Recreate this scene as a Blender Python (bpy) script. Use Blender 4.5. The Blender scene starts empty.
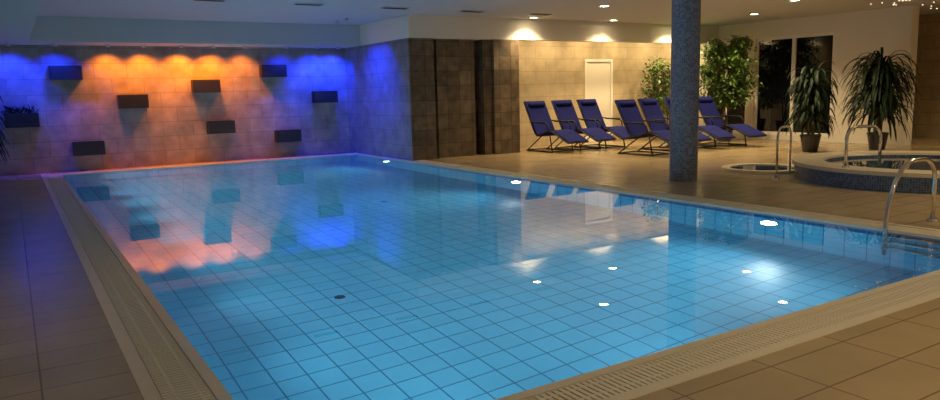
import bpy, bmesh, math, random
from mathutils import Vector, Matrix
random.seed(7)
D=bpy.data; S=bpy.context.scene; COL=S.collection
S.view_settings.view_transform='Standard'

# ------------------------------------------------------------ materials
def newmat(name):
    m=D.materials.new(name); m.use_nodes=True
    nt=m.node_tree; b=nt.nodes['Principled BSDF']; return m,nt,b
def plain(name,col,rough=.5,metal=0,emit=None,es=0,noise=.0,nscale=8,spec=.5):
    m,nt,b=newmat(name)
    b.inputs['Base Color'].default_value=(*col,1); b.inputs['Roughness'].default_value=rough
    b.inputs['Metallic'].default_value=metal; b.inputs['Specular IOR Level'].default_value=spec
    if emit: b.inputs['Emission Color'].default_value=(*emit,1); b.inputs['Emission Strength'].default_value=es
    if noise>0:
        tc=nt.nodes.new('ShaderNodeTexCoord'); n=nt.nodes.new('ShaderNodeTexNoise'); n.inputs['Scale'].default_value=nscale
        r=nt.nodes.new('ShaderNodeMapRange'); r.inputs[3].default_value=1-noise; r.inputs[4].default_value=1+noise
        mx=nt.nodes.new('ShaderNodeVectorMath'); mx.operation='SCALE'; mx.inputs[0].default_value=col
        nt.links.new(tc.outputs['Object'],n.inputs['Vector']); nt.links.new(n.outputs['Fac'],r.inputs[0])
        nt.links.new(r.outputs[0],mx.inputs['Scale']); nt.links.new(mx.outputs[0],b.inputs['Base Color'])
    return m
def tile(name,axes,w,h,c1,c2,mortar,ms=.006,offset=0.0,rough=.4,bump=.3,noise=.12,nscale=3,spec=.5,org=(0,0)):
    m,nt,b=newmat(name); N=nt.nodes.new; L=nt.links.new
    tc=N('ShaderNodeTexCoord'); sp=N('ShaderNodeSeparateXYZ'); cb=N('ShaderNodeCombineXYZ')
    L(tc.outputs['Object'],sp.inputs[0])
    for i,a in enumerate(axes):
        ad=N('ShaderNodeMath'); ad.operation='ADD'; ad.inputs[1].default_value=org[i]
        L(sp.outputs['XYZ'.index(a)],ad.inputs[0]); L(ad.outputs[0],cb.inputs[i])
    br=N('ShaderNodeTexBrick'); br.offset=offset; br.squash=1
    br.inputs['Scale'].default_value=1; br.inputs['Brick Width'].default_value=w; br.inputs['Row Height'].default_value=h
    br.inputs['Mortar Size'].default_value=ms; br.inputs['Mortar Smooth'].default_value=.1; br.inputs['Bias'].default_value=0
    br.inputs['Color1'].default_value=(*c1,1); br.inputs['Color2'].default_value=(*c2,1); br.inputs['Mortar'].default_value=(*mortar,1)
    L(cb.outputs[0],br.inputs['Vector'])
    n=N('ShaderNodeTexNoise'); n.inputs['Scale'].default_value=nscale; n.inputs['Detail'].default_value=6
    L(tc.outputs['Object'],n.inputs['Vector'])
    r=N('ShaderNodeMapRange'); r.inputs[1].default_value=.3; r.inputs[2].default_value=.7; r.inputs[3].default_value=1-noise; r.inputs[4].default_value=1+noise
    L(n.outputs['Fac'],r.inputs[0])
    mx=N('ShaderNodeVectorMath'); mx.operation='SCALE'; L(br.outputs['Color'],mx.inputs[0]); L(r.outputs[0],mx.inputs['Scale'])
    L(mx.outputs[0],b.inputs['Base Color'])
    b.inputs['Roughness'].default_value=rough; b.inputs['Specular IOR Level'].default_value=spec
    if bump>0:
        bp=N('ShaderNodeBump'); bp.invert=True; bp.inputs['Strength'].default_value=bump; bp.inputs['Distance'].default_value=.004
        L(br.outputs['Fac'],bp.inputs['Height']); L(bp.outputs[0],b.inputs['Normal'])
    return m
def water(name,tint=(1,1,1),bs=.012,scale=1.6):
    m=D.materials.new(name); m.use_nodes=True; nt=m.node_tree
    for n in list(nt.nodes): nt.nodes.remove(n)
    N=nt.nodes.new; L=nt.links.new
    o=N('ShaderNodeOutputMaterial'); g=N('ShaderNodeBsdfGlass'); g.inputs['IOR'].default_value=1.33; g.inputs['Roughness'].default_value=0
    g.inputs['Color'].default_value=(*tint,1)
    tc=N('ShaderNodeTexCoord'); n=N('ShaderNodeTexNoise'); n.inputs['Scale'].default_value=scale; n.inputs['Detail'].default_value=2
    bp=N('ShaderNodeBump'); bp.inputs['Strength'].default_value=bs; bp.inputs['Distance'].default_value=.05
    L(tc.outputs['Object'],n.inputs['Vector']); L(n.outputs['Fac'],bp.inputs['Height']); L(bp.outputs[0],g.inputs['Normal'])
    L(g.outputs[0],o.inputs[0]); return m

M_floor=tile('floor_tiles','XY',.6,.3,(.42,.315,.17),(.385,.29,.155),(.2,.145,.08),.005,0,.22,.3,.1,2)
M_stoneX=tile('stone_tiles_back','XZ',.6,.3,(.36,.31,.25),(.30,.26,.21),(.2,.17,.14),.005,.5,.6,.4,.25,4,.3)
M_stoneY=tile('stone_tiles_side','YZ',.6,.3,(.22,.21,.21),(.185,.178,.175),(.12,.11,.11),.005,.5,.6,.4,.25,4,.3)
M_beigeX=tile('beige_tiles','XZ',.6,.3,(.50,.40,.26),(.45,.36,.23),(.32,.25,.16),.005,.5,.5,.3,.15,4)
M_beigeY=tile('beige_tiles_side','YZ',.6,.3,(.5,.4,.25),(.44,.35,.22),(.25,.2,.12),.006,.5,.5,.4,.15,4)
M_brown=tile('brown_slate_tiles','XZ',.3,.3,(.17,.12,.07),(.09,.064,.038),(.04,.028,.018),.006,0,.5,.5,.4,6)
M_brownY=tile('brown_slate_tiles_side','YZ',.3,.3,(.17,.12,.07),(.09,.064,.038),(.04,.028,.018),.006,0,.5,.5,.4,6)
M_white=plain('white_plaster',(.76,.71,.60),.8,noise=.03,nscale=2)
M_ceil=plain('ceiling_paint',(.56,.55,.53),.85,noise=.03,nscale=1)
PT1=(.11,.48,.72); PT2=(.103,.455,.695); PTM=(.02,.17,.34)
TS=.22
M_pf=tile('pool_floor_tiles','XY',TS,TS,PT1,PT2,PTM,.006,0,.3,0,.04,1)
M_pwY=tile('pool_wall_tiles_long','YZ',TS,TS,PT1,PT2,PTM,.006,0,.3,0,.04,1)
M_pwX=tile('pool_wall_tiles_short','XZ',TS,TS,PT1,PT2,PTM,.006,0,.3,0,.04,1)
M_pbY=tile('pool_band_tiles_long','YZ',.125,.125,(.012,.08,.26),(.01,.065,.22),(.06,.20,.34),.005,0,.3,0,.1,1)
M_pbX=tile('pool_band_tiles_short','XZ',.125,.125,(.012,.08,.26),(.01,.065,.22),(.06,.20,.34),.005,0,.3,0,.1,1)
M_cop=plain('coping_ceramic',(.68,.60,.43),.35,noise=.05)
M_grate=plain('grating_plastic',(.72,.64,.47),.45)
M_dark=plain('dark_channel',(.24,.20,.13),.8)
M_drain=plain('drain_cover',(.02,.04,.06),.6)
M_water=water('pool_water',bs=.005)
M_chrome=plain('stainless_steel',(.75,.72,.68),.15,1)
M_black=plain('box_black_metal',(.015,.014,.014),.5,noise=.2)
M_frame=plain('dark_frame',(.02,.02,.025),.4,.5)
M_blue=plain('blue_sling_fabric',(.014,.018,.115),.9,noise=.12,nscale=40,spec=.08)
M_wframe=plain('white_window_frame',(.8,.76,.68),.4)
M_glass=plain('night_window_glass',(.004,.005,.007),.02,spec=.4)
M_door=plain('door_white',(.78,.73,.63),.4)
M_pot=plain('pot_ceramic',(.05,.05,.06),.3,noise=.2)
M_soil=plain('soil',(.03,.02,.012),.9,noise=.3,nscale=30)
M_trunk=plain('bark',(.12,.08,.045),.8,noise=.3,nscale=20)
M_leaf=plain('ficus_leaf',(.09,.17,.025),.45,noise=.35,nscale=6)
M_palm=plain('palm_leaf',(.012,.028,.010),.5,noise=.35,nscale=6,spec=.2)
M_lamp=plain('lamp_glow',(1,1,1),.5,emit=(1,.82,.5),es=40)
M_star=plain('fairy_glow',(1,1,1),.5,emit=(1,.85,.6),es=2.5)
M_uw=plain('underwater_lens',(1,1,1),.3,emit=(.85,.95,1),es=12)
M_ring=plain('lamp_ring',(.6,.58,.54),.3,.6)
def mosaic(name,c1,c2,mo):
    m,nt,b=newmat(name); N=nt.nodes.new; L=nt.links.new
    tc=N('ShaderNodeTexCoord')
    br=N('ShaderNodeTexBrick'); br.offset=0; br.inputs['Scale'].default_value=1
    br.inputs['Brick Width'].default_value=.03; br.inputs['Row Height'].default_value=.03; br.inputs['Mortar Size'].default_value=.0025
    br.inputs['Color1'].default_value=(*c1,1); br.inputs['Color2'].default_value=(*c2,1); br.inputs['Mortar'].default_value=(*mo,1)
    L(tc.outputs['UV'],br.inputs['Vector']); L(br.outputs['Color'],b.inputs['Base Color']); b.inputs['Roughness'].default_value=.25
    return m
M_mos=mosaic('blue_grey_mosaic',(.08,.10,.15),(.20,.24,.32),(.24,.26,.28))
M_mosb=mosaic('blue_mosaic',(.03,.07,.16),(.10,.20,.34),(.22,.26,.3))

# ------------------------------------------------------------ mesh helpers
class MB:
    def __init__(s): s.v=[];s.f=[];s.m=[];s.mats=[];s.uv={}
    def mi(s,mat):
        if mat not in s.mats: s.mats.append(mat)
        return s.mats.index(mat)
    def box(s,a,b,mat,mx=None,my=None,M=None):
        i=len(s.v); x0,y0,z0=a; x1,y1,z1=b
        vs=[(x0,y0,z0),(x1,y0,z0),(x1,y1,z0),(x0,y1,z0),(x0,y0,z1),(x1,y0,z1),(x1,y1,z1),(x0,y1,z1)]
        if M: vs=[tuple(M@Vector(q)) for q in vs]
        s.v+=vs
        fs=[((0,3,2,1),mat),((4,5,6,7),mat),((0,1,5,4),my or mat),((2,3,7,6),my or mat),((1,2,6,5),mx or mat),((3,0,4,7),mx or mat)]
        for f,m in fs: s.f.append(tuple(i+k for k in f)); s.m.append(s.mi(m))
    def face(s,pts,mat):
        i=len(s.v); s.v+=[tuple(p) for p in pts]; s.f.append(tuple(range(i,i+len(pts)))); s.m.append(s.mi(mat))
    def tube(s,pts,r,mat,n=8,closed=False,cap=True):
        pts=[Vector(p) for p in pts]; k=len(pts); i0=len(s.v)
        rs=r if isinstance(r,(list,tuple)) else [r]*k
        prev=None
        for j,p in enumerate(pts):
            if closed: t=pts[(j+1)%k]-pts[j-1]
            else: t=pts[min(j+1,k-1)]-pts[max(j-1,0)]
            t.normalize()
            if prev is None:
                u=t.orthogonal().normalized()
            else:
                u=(prev-t*prev.dot(t)).normalized()
            prev=u; w=t.cross(u)
            for q in range(n):
                a=2*math.pi*q/n; s.v.append(tuple(p+(u*math.cos(a)+w*math.sin(a))*rs[j]))
        mi=s.mi(mat)
        for j in range(k if closed else k-1):
            for q in range(n):
                a=i0+j*n+q; b=i0+j*n+(q+1)%n; c=i0+((j+1)%k)*n+(q+1)%n; d=i0+((j+1)%k)*n+q
                s.f.append((a,b,c,d)); s.m.append(mi)
        if not closed and cap:
            s.f.append(tuple(i0+q for q in range(n))[::-1]); s.m.append(mi)
            s.f.append(tuple(i0+(k-1)*n+q for q in range(n))); s.m.append(mi)
    def lathe(s,prof,mat,c=(0,0),n=48,uv=False):
        i0=len(s.v)
        for r,z in prof:
            for q in range(n):
                a=2*math.pi*q/n; s.v.append((c[0]+r*math.cos(a),c[1]+r*math.sin(a),z))
        L=0
        for j in range(len(prof)-1):
            m=mat[j] if isinstance(mat,list) else mat
            L2=L+math.hypot(prof[j+1][0]-prof[j][0],prof[j+1][1]-prof[j][1])
            R=max(prof[j][0],prof[j+1][0])
            for q in range(n):
                a=i0+j*n+q; b=i0+j*n+(q+1)%n; c2=i0+(j+1)*n+(q+1)%n; d=i0+(j+1)*n+q
                if uv:
                    u0=q/n*2*math.pi*R; u1=(q+1)/n*2*math.pi*R
                    s.uv[len(s.f)]=[(u0,L),(u1,L),(u1,L2),(u0,L2)]
                s.f.append((a,b,c2,d)); s.m.append(s.mi(m))
            L=L2
    def obj(s,name,smooth=False,parent=None,bevel=0,loc=None):
        me=D.meshes.new(name); me.from_pydata(s.v,[],s.f)
        for m in s.mats: me.materials.append(m)
        for p,mi in zip(me.polygons,s.m): p.material_index=mi; p.use_smooth=smooth
        if s.uv:
            ul=me.uv_layers.new(name='UVMap')
            for fi,uvs in s.uv.items():
                for li,u in zip(me.polygons[fi].loop_indices,uvs): ul.data[li].uv=u
        me.update()
        o=D.objects.new(name,me); COL.objects.link(o)
        if loc: o.location=loc
        if bevel: 
            b=o.modifiers.new('bevel','BEVEL'); b.width=bevel; b.segments=2; b.limit_method='ANGLE'
        if parent: o.parent=parent
        return o
def empty(name,loc=(0,0,0),rz=0):
    e=D.objects.new(name,None); COL.objects.link(e); e.location=loc; e.rotation_euler=(0,0,rz); e.empty_display_size=.1; return e

# ------------------------------------------------------------ dimensions
PX0,PX1,PY0,PY1=.73,6.73,2.55,15.70
XL,XR,YN,YB=-2.4,16.0,-2.0,16.4
XR2=18.6; H=2.9; HL=2.45; YA=14.2; BD=.34
DEPTH=-1.35; WZ=-.015

b=MB()
ox0,ox1,oy0,oy1=PX0-BD,PX1+BD,PY0-BD,PY1+BD
for a,c in [((XL,YN,-.2),(ox0,YB,0)),((ox1,YN,-.2),(XR2,YB,0)),((ox0,YN,-.2),(ox1,oy0,0)),((ox0,oy1,-.2),(ox1,YB,0))]:
    b.box(a,c,M_floor)
b.obj('floor')

def wall(name,a,c,mat,mx=None,my=None):
    b=MB(); b.box(a,c,mat,mx,my); return b.obj(name)
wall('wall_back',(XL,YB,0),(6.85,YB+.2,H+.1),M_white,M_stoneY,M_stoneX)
wall('wall_left',(XL-.2,YN,0),(XL,YB+.2,H+.1),M_white)
wall('wall_near',(XL-.2,YN-.2,0),(XR2+.2,YN,H+.1),M_white)
DX=12.35
wall('wall_lounge',(7.42,YA,0),(DX,YA+.2,H+.1),M_white,M_white,M_beigeX)
wall('wall_lounge_end',(DX+.94,YA,0),(XR2+.2,YA+.2,H+.1),M_white,M_white,M_beigeX)
wall('wall_lounge_lintel',(DX,YA,2.1),(DX+.94,YA+.2,H+.1),M_white,M_white,M_beigeX)
wall('wall_far_right',(XR2,YN,0),(XR2+.2,YA,H+.1),M_white,M_beigeY,M_beigeX)
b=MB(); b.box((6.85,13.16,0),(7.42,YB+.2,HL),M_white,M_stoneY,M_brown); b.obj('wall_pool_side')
W1=(12.19,13.55,.12,2.45); W2=(9.88,11.98,.12,2.5)
b=MB()
ys=[8.2,W2[0],W2[1],W1[0],W1[1],YA]
for i in range(5):
    if i in (1,3):
        w=W2 if i==1 else W1
        b.box((XR,w[0],0),(XR+.25,w[1],w[2]),M_white); b.box((XR,w[0],w[3]),(XR+.25,w[1],H),M_white)
    else: b.box((XR,ys[i],0),(XR+.25,ys[i+1],H),M_white)
b.obj('wall_right')
def window(name,w,nm):
    b=MB(); y0,y1,z0,z1=w; t=.07
    X0,X1=XR+.05,XR+.12
    b.box((X0,y0,z0),(X1,y0+t,z1),M_wframe); b.box((X0,y1-t,z0),(X1,y1,z1),M_wframe)
    b.box((X0,y0+t,z0),(X1,y1-t,z0+t),M_wframe); b.box((X0,y0+t,z1-t),(X1,y1-t,z1),M_wframe)
    for k in range(1,nm):
        ym=y0+(y1-y0)*k/nm; b.box((X0,ym-.05,z0+t),(X1,ym+.05,z1-t),M_wframe)
    b.box((X0+.03,y0+t,z0+t),(X0+.045,y1-t,z1-t),M_glass)
    ym=y0+(y1-y0)/nm
    b.box((X0-.03,ym-.015,1.05),(X0,ym+.015,1.2),M_chrome)
    b.obj(name)
window('window_1',W2,2); window('window_2',W1,2)

b=MB(); b.box((XL,YN,H),(XR2,YB,H+.1),M_ceil); b.obj('ceiling')
b=MB(); b.box((XL,YN,HL),(.42,YB,H),M_ceil); b.obj('ceiling_bulkhead_left')
b=MB(); b.box((.42,15.5,HL),(6.85,YB,H),M_ceil); b.obj('ceiling_bulkhead_back')
b=MB(); b.box((6.85,13.12,HL),(15.99,13.3,H),M_white); b.box((6.85,13.3,HL),(7.42,YB,H),M_white); b.obj('ceiling_bulkhead_lounge')

b=MB(); b.box((7.56,13.3,0),(7.72,14.2,HL),M_brown,M_brownY,M_brown); b.box((7.72,13.3,0),(8.48,13.45,HL),M_brown,M_brownY,M_brown); b.obj('shower_partition')
b=MB(); b.box((8.66,13.22,0),(8.86,14.2,HL),M_brown,M_brownY,M_brown); b.box((8.86,13.12,0),(9.52,13.3,HL),M_brown,M_brownY,M_brown); b.obj('shower_partition')

b=MB(); dx=DX
b.box((dx,YA,0),(dx+.07,YA+.1,2.1),M_wframe); b.box((dx+.87,YA,0),(dx+.94,YA+.1,2.1),M_wframe); b.box((dx+.07,YA,2.03),(dx+.87,YA+.1,2.1),M_wframe)
b.box((dx+.07,YA+.03,0.005),(dx+.87,YA+.07,2.03),M_door); b.box((dx+.14,YA-.03,1.02),(dx+.26,YA-.01,1.05),M_chrome); b.box((dx+.14,YA-.01,1.02),(dx+.16,YA+.03,1.05),M_chrome)
b.obj('door_1')

# ------------------------------------------------------------ pool
pool=empty('swimming_pool')
b=MB()
b.face([(PX0,PY0,DEPTH),(PX1,PY0,DEPTH),(PX1,PY1,DEPTH),(PX0,PY1,DEPTH)],M_pf)
ZB=-.27; ZT=-.035
for x,flip in ((PX0,1),(PX1,0)):
    for z0,z1,m in ((DEPTH,ZB,M_pwY),(ZB,ZT,M_pbY)):
        p=[(x,PY0,z0),(x,PY0,z1),(x,PY1,z1),(x,PY1,z0)]
        b.face(p if not flip else p[::-1],m)
for y,flip in ((PY0,0),(PY1,1)):
    for z0,z1,m in ((DEPTH,ZB,M_pwX),(ZB,ZT,M_pbX)):
        p=[(PX0,y,z0),(PX0,y,z1),(PX1,y,z1),(PX1,y,z0)]
        b.face(p if flip else p[::-1],m)
b.obj('basin',parent=pool)
b=MB(); b.face([(PX0,PY0,WZ),(PX1,PY0,WZ),(PX1,PY1,WZ),(PX0,PY1,WZ)],M_water); b.obj('water_surface',parent=pool)
b=MB()
for x,y in ((2.3,5.9),(2.0,3.5),(4.6,9.8)):
    b.lathe([(.001,DEPTH+.012),(.045,DEPTH+.012),(.05,DEPTH)],M_drain,(x,y),20)
b.obj('floor_drains',parent=pool)
b=MB()
def ring(b,o,w,z0,z1,mat):
    x0,x1,y0,y1=PX0-o,PX1+o,PY0-o,PY1+o
    b.box((x0-w,y0-w,z0),(x0,y1+w,z1),mat); b.box((x1,y0-w,z0),(x1+w,y1+w,z1),mat)
    b.box((x0,y0-w,z0),(x1,y0,z1),mat); b.box((x0,y1,z0),(x1,y1+w,z1),mat)
ring(b,0,.06,ZT,.004,M_cop); ring(b,.06,.21,ZT-.02,-.03,M_dark); ring(b,.27,.07,-.1,.004,M_cop)
b.obj('coping',parent=pool)
b=MB(); sp=.034; g0,g1=.065,.265
def slat(a,c): b.box(a,c,M_grate)
y=PY0-.26
while y<PY1+.26:
    for x0,x1 in ((PX0-g1,PX0-g0),(PX1+g0,PX1+g1)): slat((x0,y,-.02),(x1,y+.024,.0))
    y+=sp
x=PX0-.03
while x<PX1+.03:
    for y0,y1 in ((PY0-g1,PY0-g0),(PY1+g0,PY1+g1)): slat((x,y0,-.02),(x+.024,y1,.0))
    x+=sp
for o in (.1,.2):
    ring(b,o,.015,-.02,-.001,M_grate)
b.obj('overflow_grating',parent=pool)
def uwlight(x,y,z,d,e=60,ang=150):
    d=Vector(d); s=d.cross(Vector((0,0,1))); b=MB(); n=20; R=.052; P=Vector((x,y,z))
    circ=lambda rr,off:[P+d*off+s*rr*math.cos(2*math.pi*k/n)+Vector((0,0,rr*math.sin(2*math.pi*k/n))) for k in range(n)]
    b.face(circ(R,.02),M_uw)
    b.tube(circ(R+.015,.015),.015,M_chrome,6,closed=True)
    b.obj('underwater_lamp',parent=pool)
    l=D.lights.new('pool_light','SPOT'); l.energy=e; l.color=(.74,.93,1); l.spot_size=math.radians(ang); l.spot_blend=1; l.shadow_soft_size=.08
    o=D.objects.new('pool_light_beam',l); COL.objects.link(o); o.location=P+d*.06
    o.rotation_euler=d.to_track_quat('-Z','Y').to_euler(); o.parent=pool
for y in (4.75,9.3,14.0): uwlight(PX1,y,-.42,(-1,0,0),e=130)
for y,e in ((3.2,50),(4.7,54),(6.2,60),(7.7,72),(9.2,88),(10.7,105),(12.2,120),(13.6,130),(14.9,120)): uwlight(PX0,y,-.6,(1,0,0),e=e,ang=125)  # left-wall lamps are hidden from the camera, added to even out the pool light
for x in (1.9,3.7,5.5): uwlight(x,PY0,-.6,(0,1,0),e=85,ang=125)  # unseen lamps added on the near wall to brighten the water

b=MB(); b.lathe([(.2,0),(.2,H)],M_mos,(0,0),40,uv=True); b.obj('mosaic_column',smooth=True,loc=(8.25,7.33,0))

def wbox(x,z,plants=False):
    e=empty('wall_planter_box',(x,YB,z)); w,h,d=.28,.135,.2; b=MB(); t=.015
    b.box((-w,-d,-h),(w,0,-h+t),M_black); b.box((-w,-d,-h+t),(w,-d+t,h),M_black); b.box((-w,-t,-h+t),(w,0,h),M_black)
    b.box((-w,-d+t,-h+t),(-w+t,-t,h),M_black); b.box((w-t,-d+t,-h+t),(w,-t,h),M_black); b.box((-w+t,-d+t,-h+t),(w-t,-t,h-.03),M_soil)
    b.obj('box',parent=e)
    if plants:
        b=MB()
        for k in range(60):
            px=random.uniform(-w+.05,w-.05); py=random.uniform(-d+.04,-.04); dx=random.uniform(-.12,.12); dy=random.uniform(-.05,.03); hh=random.uniform(.06,.17)
            b.face([(px-.006,py,h-.04),(px+.006,py,h-.04),(px+dx*.5+.005,py+dy,h+hh*.7),(px+dx,py+dy,h+hh)],M_palm)
        b.obj('grass',parent=e)
for i,(x,z) in enumerate([(1.0,1.92),(2.15,1.34),(3.6,1.62),(5.07,1.93),(6.25,1.33),(3.85,.74),(5.32,.47),(1.27,.44),(.19,1.04)]):
    wbox(x,z,i==8)

def spot(name,loc,target,e,col,ang,blend=.5,rad=.05,parent=None):
    l=D.lights.new(name,'SPOT'); l.energy=e; l.color=col; l.spot_size=math.radians(ang); l.spot_blend=blend; l.shadow_soft_size=rad
    o=D.objects.new(name,l); COL.objects.link(o); o.location=loc
    o.rotation_euler=(Vector(target)-Vector(loc)).to_track_quat('-Z','Y').to_euler()
    if parent: o.parent=parent
    return o
BL=(.008,.03,1); OR=(1,.24,0)
for x,c,e,yy in [(-.7,BL,60,15.95),(.1,BL,150,15.95),(.85,BL,120,15.95),(1.75,OR,90,16.0),(2.4,OR,120,16.0),(3.1,OR,140,16.0),(3.75,OR,130,16.0),(4.4,OR,75,16.0),(5.3,BL,90,15.95),(6.0,BL,200,15.95),(6.5,BL,230,15.95)]:
    b=MB(); b.lathe([(.001,HL-.05),(.035,HL-.05),(.04,HL-.045),(.04,HL)],M_ring,(x,yy),16); b.obj('wall_washer_light')
    spot('wall_wash_beam',(x,yy,HL-.07),(x,16.42,1.5),e,c,112,.9)
for y in (14.2,14.7):  # extra ceiling washers, added to turn the pool side wall blue
    b=MB(); b.lathe([(.001,H-.05),(.035,H-.05),(.04,H-.045),(.04,H)],M_ring,(6.0,y),16); b.obj('wall_washer_light')
    spot('wall_wash_beam',(6.0,y,H-.07),(6.85,y+.15,1.35),330,BL,78,.9)

def downlight(x,y,e=130,z=H,col=(1,.74,.42),ang=128):
    b=MB(); b.lathe([(.12,z),(.12,z-.015),(.09,z-.015),(.085,z-.004)],M_ring,(x,y),24)
    b.lathe([(.085,z-.006),(.001,z-.006)],M_lamp,(x,y),24)
    b.obj('recessed_ceiling_light')
    spot('downlight_beam',(x,y,z-.05),(x,y,0),e,col,ang,.6,.08)
for x,y in [(9.7,10.6),(9.7,12.8),(11.9,12.7),(11.9,10.6)]: downlight(x,y,150)
for x,y in [(14.1,12.7),(14.1,10.6),(12.6,8.6)]: downlight(x,y,240)  # those nearest the right wall are added, made strong to brighten that side
for x,y,e in [(9.5,3.0,180),(9.5,.3,170),(13,4,150),(5,.3,190),(1.8,.3,80),(17.3,6,170),(-1.2,5,25)]: downlight(x,y,e,z=HL if x<0 else H)  # added downlights out of view, lifting the near floor and far-right tiles
for x in (10.0,11.1,12.2,13.3,14.4,15.4):
    b=MB(); b.lathe([(.05,H),(.05,H-.06),(.001,H-.06)],M_lamp,(x,13.6),16); b.obj('alcove_ceiling_light')
    spot('alcove_beam',(x,13.6,H-.09),(x,14.2,1.0),62,(1,.72,.36),138,1)
for x in (1.2,2.84,4.47,6.1,7.75,9.4):
    b=MB(); b.box((x-.25,12.1,H-.015),(x+.25,12.28,H),M_ring)
    for k in range(4): b.box((x-.23,12.12+k*.04,H-.02),(x+.23,12.135+k*.04,H-.0151),M_frame)
    b.obj('ceiling_vent')
b=MB()
for k in range(110):
    x=random.uniform(14.6,18.3); y=random.uniform(4.0,8.5)
    b.box((x-.009,y-.009,H-.01),(x+.009,y+.009,H),M_star)
b.obj('fairy_lights')

def lounger(x,y,rz=0):
    e=empty('sun_lounger',(x,y,0),rz)
    prof=[(-.92,.24),(-.60,.37),(-.33,.46),(-.05,.40),(.13,.36),(.22,.42),(.40,.72),(.56,1.0),(.62,1.10)]
    w=.27
    def cat(P,n=5):
        out=[]
        for i in range(len(P)-1):
            p0=P[max(i-1,0)];p1=P[i];p2=P[i+1];p3=P[min(i+2,len(P)-1)]
            for k in range(n):
                t=k/n; out.append(tuple(.5*((2*p1[a])+(-p0[a]+p2[a])*t+(2*p0[a]-5*p1[a]+4*p2[a]-p3[a])*t*t+(-p0[a]+3*p1[a]-3*p2[a]+p3[a])*t**3) for a in (0,1)))
        out.append(P[-1]); return out
    C=cat(prof)
    b=MB()
    N=len(C); nr=[]
    for i in range(N):
        a=C[max(i-1,0)]; c=C[min(i+1,N-1)]; v=Vector((0,-(c[1]-a[1]),(c[0]-a[0]))).normalized(); nr.append(v)
    T=lambda i: .024+.006*abs(math.sin(i*math.pi/5))
    for i in range(N-1):
        P0,P1=Vector((0,*C[i])),Vector((0,*C[i+1])); X=Vector((w,0,0)); n0=nr[i]*T(i); n1=nr[i+1]*T(i+1)
        b.face([P0-X+n0,P0+X+n0,P1+X+n1,P1-X+n1],M_blue); b.face([P1-X-n1,P1+X-n1,P0+X-n0,P0-X-n0],M_blue)
        b.face([P0+X-n0,P1+X-n1,P1+X+n1,P0+X+n0],M_blue); b.face([P0-X+n0,P1-X+n1,P1-X-n1,P0-X-n0],M_blue)
    for i,s in ((0,1),(N-1,-1)):
        P=Vector((0,*C[i])); X=Vector((w,0,0)); n0=nr[i]*T(i); q=[P-X-n0,P+X-n0,P+X+n0,P-X+n0]; b.face(q if s>0 else q[::-1],M_blue)
    b.obj('padded_sling',parent=e)
    b=MB(); b.tube([(-.22,.53,1.03),(-.20,.525,1.03),(.20,.525,1.03),(.22,.53,1.03)],[.03,.055,.055,.03],M_blue,10); b.obj('head_cushion',smooth=True,parent=e)
    b=MB()
    for s in (-1,1):
        X=s*(w+.016)
        b.tube([(X,p[0],p[1]) for p in C],.016,M_frame,8)
        b.tube([(X,-.30,.45),(X,-.40,.02)],.014,M_frame,8)
        b.tube([(X,-.15,.43),(X,.50,.02)],.014,M_frame,8)
        b.tube([(X,-.42,.015),(X,.52,.015)],.014,M_frame,8)
        b.tube([(s*(w+.04),-.30,.45),(s*(w+.05),-.26,.60),(s*(w+.05),-.2,.63),(s*(w+.05),.28,.66),(s*(w+.03),.37,.67)],.015,M_frame,8)
        b.box((min(s*(w+.02),s*(w+.075)),-.2,.635),(max(s*(w+.02),s*(w+.075)),.25,.665),M_frame)
    for (yy,zz) in ((-.92,.24),(.62,1.10),(.5,.02),(-.4,.02),(-.33,.43)):
        b.tube([(-w-.012,yy,zz),(w+.012,yy,zz)],.013,M_frame,8)
    b.obj('frame',smooth=True,parent=e)
for x,y,r in [(10.18,12.85,0),(10.98,12.85,0),(11.74,12.85,0),(11.0,10.75,.05),(12.1,11.2,.03),(12.95,11.25,0),(13.8,11.1,0)]: lounger(x,y,r)

def pot(e,r=.2,h=.35):
    b=MB(); b.lathe([(.001,0.0),(r*.7,0),(r*.95,h*.9),(r,h*.9),(r,h),(r*.9,h),(r*.88,h*.88)],M_pot,n=24); b.lathe([(r*.9,h*.88),(.001,h*.9)],M_soil,n=24)
    b.obj('pot',smooth=False,parent=e)
def ficus(x,y,h,rx,seed,nb=60):
    random.seed(seed); e=empty('potted_ficus',(x,y,0)); pot(e,.22,.4)
    b=MB(); tips=[]
    for k in range(3):
        a=k*2.1; b.tube([(.04*math.cos(a),.04*math.sin(a),.3),(.07*math.cos(a+1),.07*math.sin(a+1),h*.35),(.12*math.cos(a),.12*math.sin(a),h*.6),(.1*math.cos(a),.1*math.sin(a),h*.85)],[.022,.018,.014,.006],M_trunk,6)
    for k in range(nb):
        z0=random.uniform(h*.3,h*.86); a=random.uniform(0,6.28); L=rx*random.uniform(.45,1.0)*(1-.8*abs((z0/h)-.6))
        p0=Vector((.08*math.cos(a),.08*math.sin(a),z0)); p1=p0+Vector((L*.6*math.cos(a),L*.6*math.sin(a),h*.09)); p2=p0+Vector((L*math.cos(a),L*math.sin(a),h*.05))
        b.tube([p0,p1,p2],[.007,.005,.002],M_trunk,4); tips.append((p0,p1,p2))
    b.obj('trunk',parent=e)
    b=MB()
    for p0,p1,p2 in tips:
        for k in range(46):
            t=random.uniform(.2,1.0); p=(p0*(1-t)**2+p1*2*t*(1-t)+p2*t*t)+Vector([max(-.12,min(.12,random.gauss(0,.07))) for _ in range(3)])
            d=Vector((random.gauss(0,1),random.gauss(0,1),random.gauss(-.5,.6))).normalized(); u=d.cross(Vector((0,0,1))).normalized()
            L=random.uniform(.07,.12); w=L*.28
            b.face([p,p+d*L*.45+u*w,p+d*L,p+d*L*.45-u*w],M_leaf)
    b.obj('leaves',parent=e)
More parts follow.
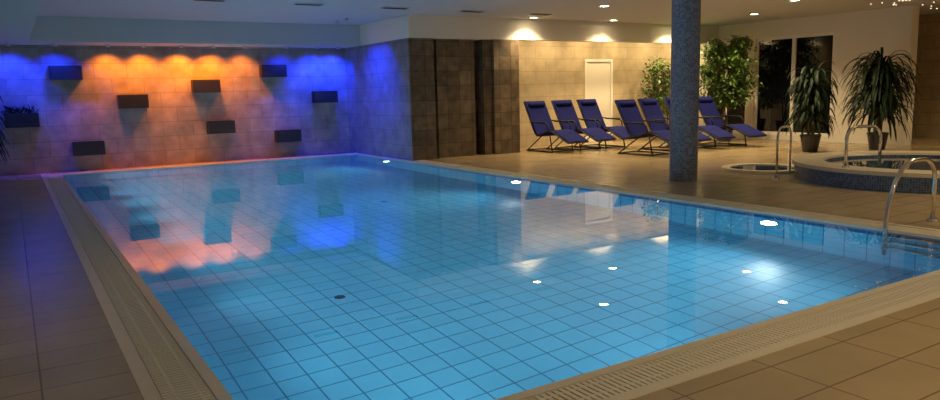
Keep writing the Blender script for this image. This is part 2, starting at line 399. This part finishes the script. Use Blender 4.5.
def palm(name,x,y,h,R,seed,nf=22,stem=.5):
    mat=M_palm
    random.seed(seed); e=empty(name,(x,y,0)); pot(e,.2,.34)
    b=MB(); 
    for k in range(4):
        a=k*1.6; b.tube([(.05*math.cos(a),.05*math.sin(a),.28),(.09*math.cos(a),.09*math.sin(a),h*(.35+.13*k))],[.025,.018],M_trunk,6)
    b.obj('stem',parent=e)
    b=MB()
    for k in range(nf):
        a=random.uniform(0,6.28); el=random.uniform(-.1,1.3); L=R*random.uniform(.7,1.1)*(1 if el<1 else .75)
        z0=h*random.choice([.34,.44,.54,.64,.76])+random.uniform(-.08,.08)
        p=Vector((.07*math.cos(a),.07*math.sin(a),z0)); d=Vector((math.cos(a)*math.cos(el),math.sin(a)*math.cos(el),math.sin(el)))
        n=9; pts=[p.copy()]
        for j in range(n):
            p=p+d*(L/n); d=(d+Vector((0,0,-.24-.03*j))).normalized(); pts.append(p.copy())
        side=Vector((-math.sin(a),math.cos(a),0))
        W=[.012+.014*math.sin(math.pi*min(1,(j+1)/(n+1))) if j<n else .002 for j in range(n+1)]
        for j in range(n):
            A,B=pts[j],pts[j+1]; up=Vector((0,0,.008))
            b.face([A-side*W[j],A-up,B-up,B-side*W[j+1]],mat); b.face([A-up,A+side*W[j],B+side*W[j+1],B-up],mat)
    b.obj('fronds',parent=e)
ficus(14.3,13.2,2.2,.70,3,80); ficus(14.9,11.95,2.65,.84,5,140)
palm('potted_palm',13.5,8.75,1.95,.6,11,280)
palm('potted_palm',14.75,8.1,2.2,.85,12,380)
palm('potted_palm',-.60,15.4,2.0,.7,13,180)

# ------------------------------------------------------------ hot tub with lower entry basin and rails
hx,hy=10.7,5.2; R=1.66
e=empty('hot_tub',(hx,hy,0)); b=MB()
b.lathe([(R,0),(R,.2)],M_mosb,n=72,uv=True)
b.lathe([(R,.2),(R+.03,.2),(R+.03,.25),(R-.38,.25),(R-.4,.22)],M_cop,n=72)
b.lathe([(R-.4,.22),(R-.4,.1),(R-.7,.08),(R-.75,.01),(.001,.01)],M_mosb,n=72,uv=True)
b.obj('shell',parent=e)
b=MB(); b.lathe([(R-.4,.19),(.001,.19)],M_water,n=72); b.obj('water',parent=e)
b=MB(); c=(-.6,2.15)
b.lathe([(.62,0),(.62,.05),(.5,.05),(.49,.04)],M_cop,c,n=64); b.lathe([(.49,.04),(.49,.01),(.001,.01)],M_mosb,c,n=64,uv=True)
b.obj('entry_basin',parent=e); b=MB(); b.lathe([(.49,.035),(.001,.035)],M_water,c,n=64); b.obj('entry_water',parent=e)

def arc(c,r,a0,a1,ax,n=10):
    out=[]
    for k in range(n+1):
        a=math.radians(a0+(a1-a0)*k/n); out.append(Vector(c)+Vector(ax)*r*math.cos(a)+Vector((0,0,r*math.sin(a))))
    return out
def rail(name,loc,ax,length,h,r=.02,parent=None):
    b=MB(); A=Vector(ax).normalized(); rr=.16
    pts=[Vector((0,0,0))]+arc(A*rr+Vector((0,0,h-rr)),rr,180,90,A)+arc(A*(length-rr)+Vector((0,0,h-rr)),rr,90,0,A)+[A*length]
    b.tube(pts,r,M_chrome,10); b.lathe([(.045,0),(.045,.02),(r,.025)],M_chrome,n=16)
    o=b.obj(name,smooth=True,parent=parent,loc=loc); return o
rail('handrail_1',(9.25-hx,6.5-hy,0),(1,.25,0),.5,.74,.016,e)
rail('handrail_2',(9.2-hx,5.45-hy,.25),(1,-.4,0),.5,.53,.02,e)

e=empty('pool_ladder',(PX1,3.25,0))
b=MB()
for yy in (-.28,.28):
    pts=[Vector((.74,yy,0)),Vector((.74,yy,.36))]+[Vector((.50+.24*math.cos(a),yy,.40+.22*math.sin(a))) for a in [math.radians(k) for k in range(0,91,15)]]
    pts+=[Vector((.3,yy,.62)),Vector((.15,yy,.57)),Vector((.03,yy,.44)),Vector((-.05,yy,.26)),Vector((-.09,yy,.05)),Vector((-.09,yy,-.9))]
    b.tube(pts,.021,M_chrome,10)
    b.lathe([(.05,0.0),(.05,.02),(.02,.025)],M_chrome,(.74,yy),16)
for z in (-.1,-.35,-.6): b.box((-.16,-.28,z-.015),(-.04,.28,z+.015),M_chrome)
b.obj('rails',smooth=True,parent=e)

w=D.worlds.new('world'); S.world=w; w.use_nodes=True
w.node_tree.nodes['Background'].inputs[0].default_value=(.02,.03,.06,1); w.node_tree.nodes['Background'].inputs[1].default_value=.2
cam=D.cameras.new('camera'); co=D.objects.new('camera',cam); COL.objects.link(co); S.camera=co
cam.sensor_width=36; cam.lens=36*729/940; cam.clip_start=.05; cam.clip_end=100
f=Vector((.523,.8395,-.1462)).normalized(); r=Vector((.8466,-.532,-.0253)); r=(r-f*r.dot(f)).normalized(); u=r.cross(f)
M=Matrix((( r.x,u.x,-f.x,0),(r.y,u.y,-f.y,0),(r.z,u.z,-f.z,1.35),(0,0,0,1)))
co.matrix_world=M
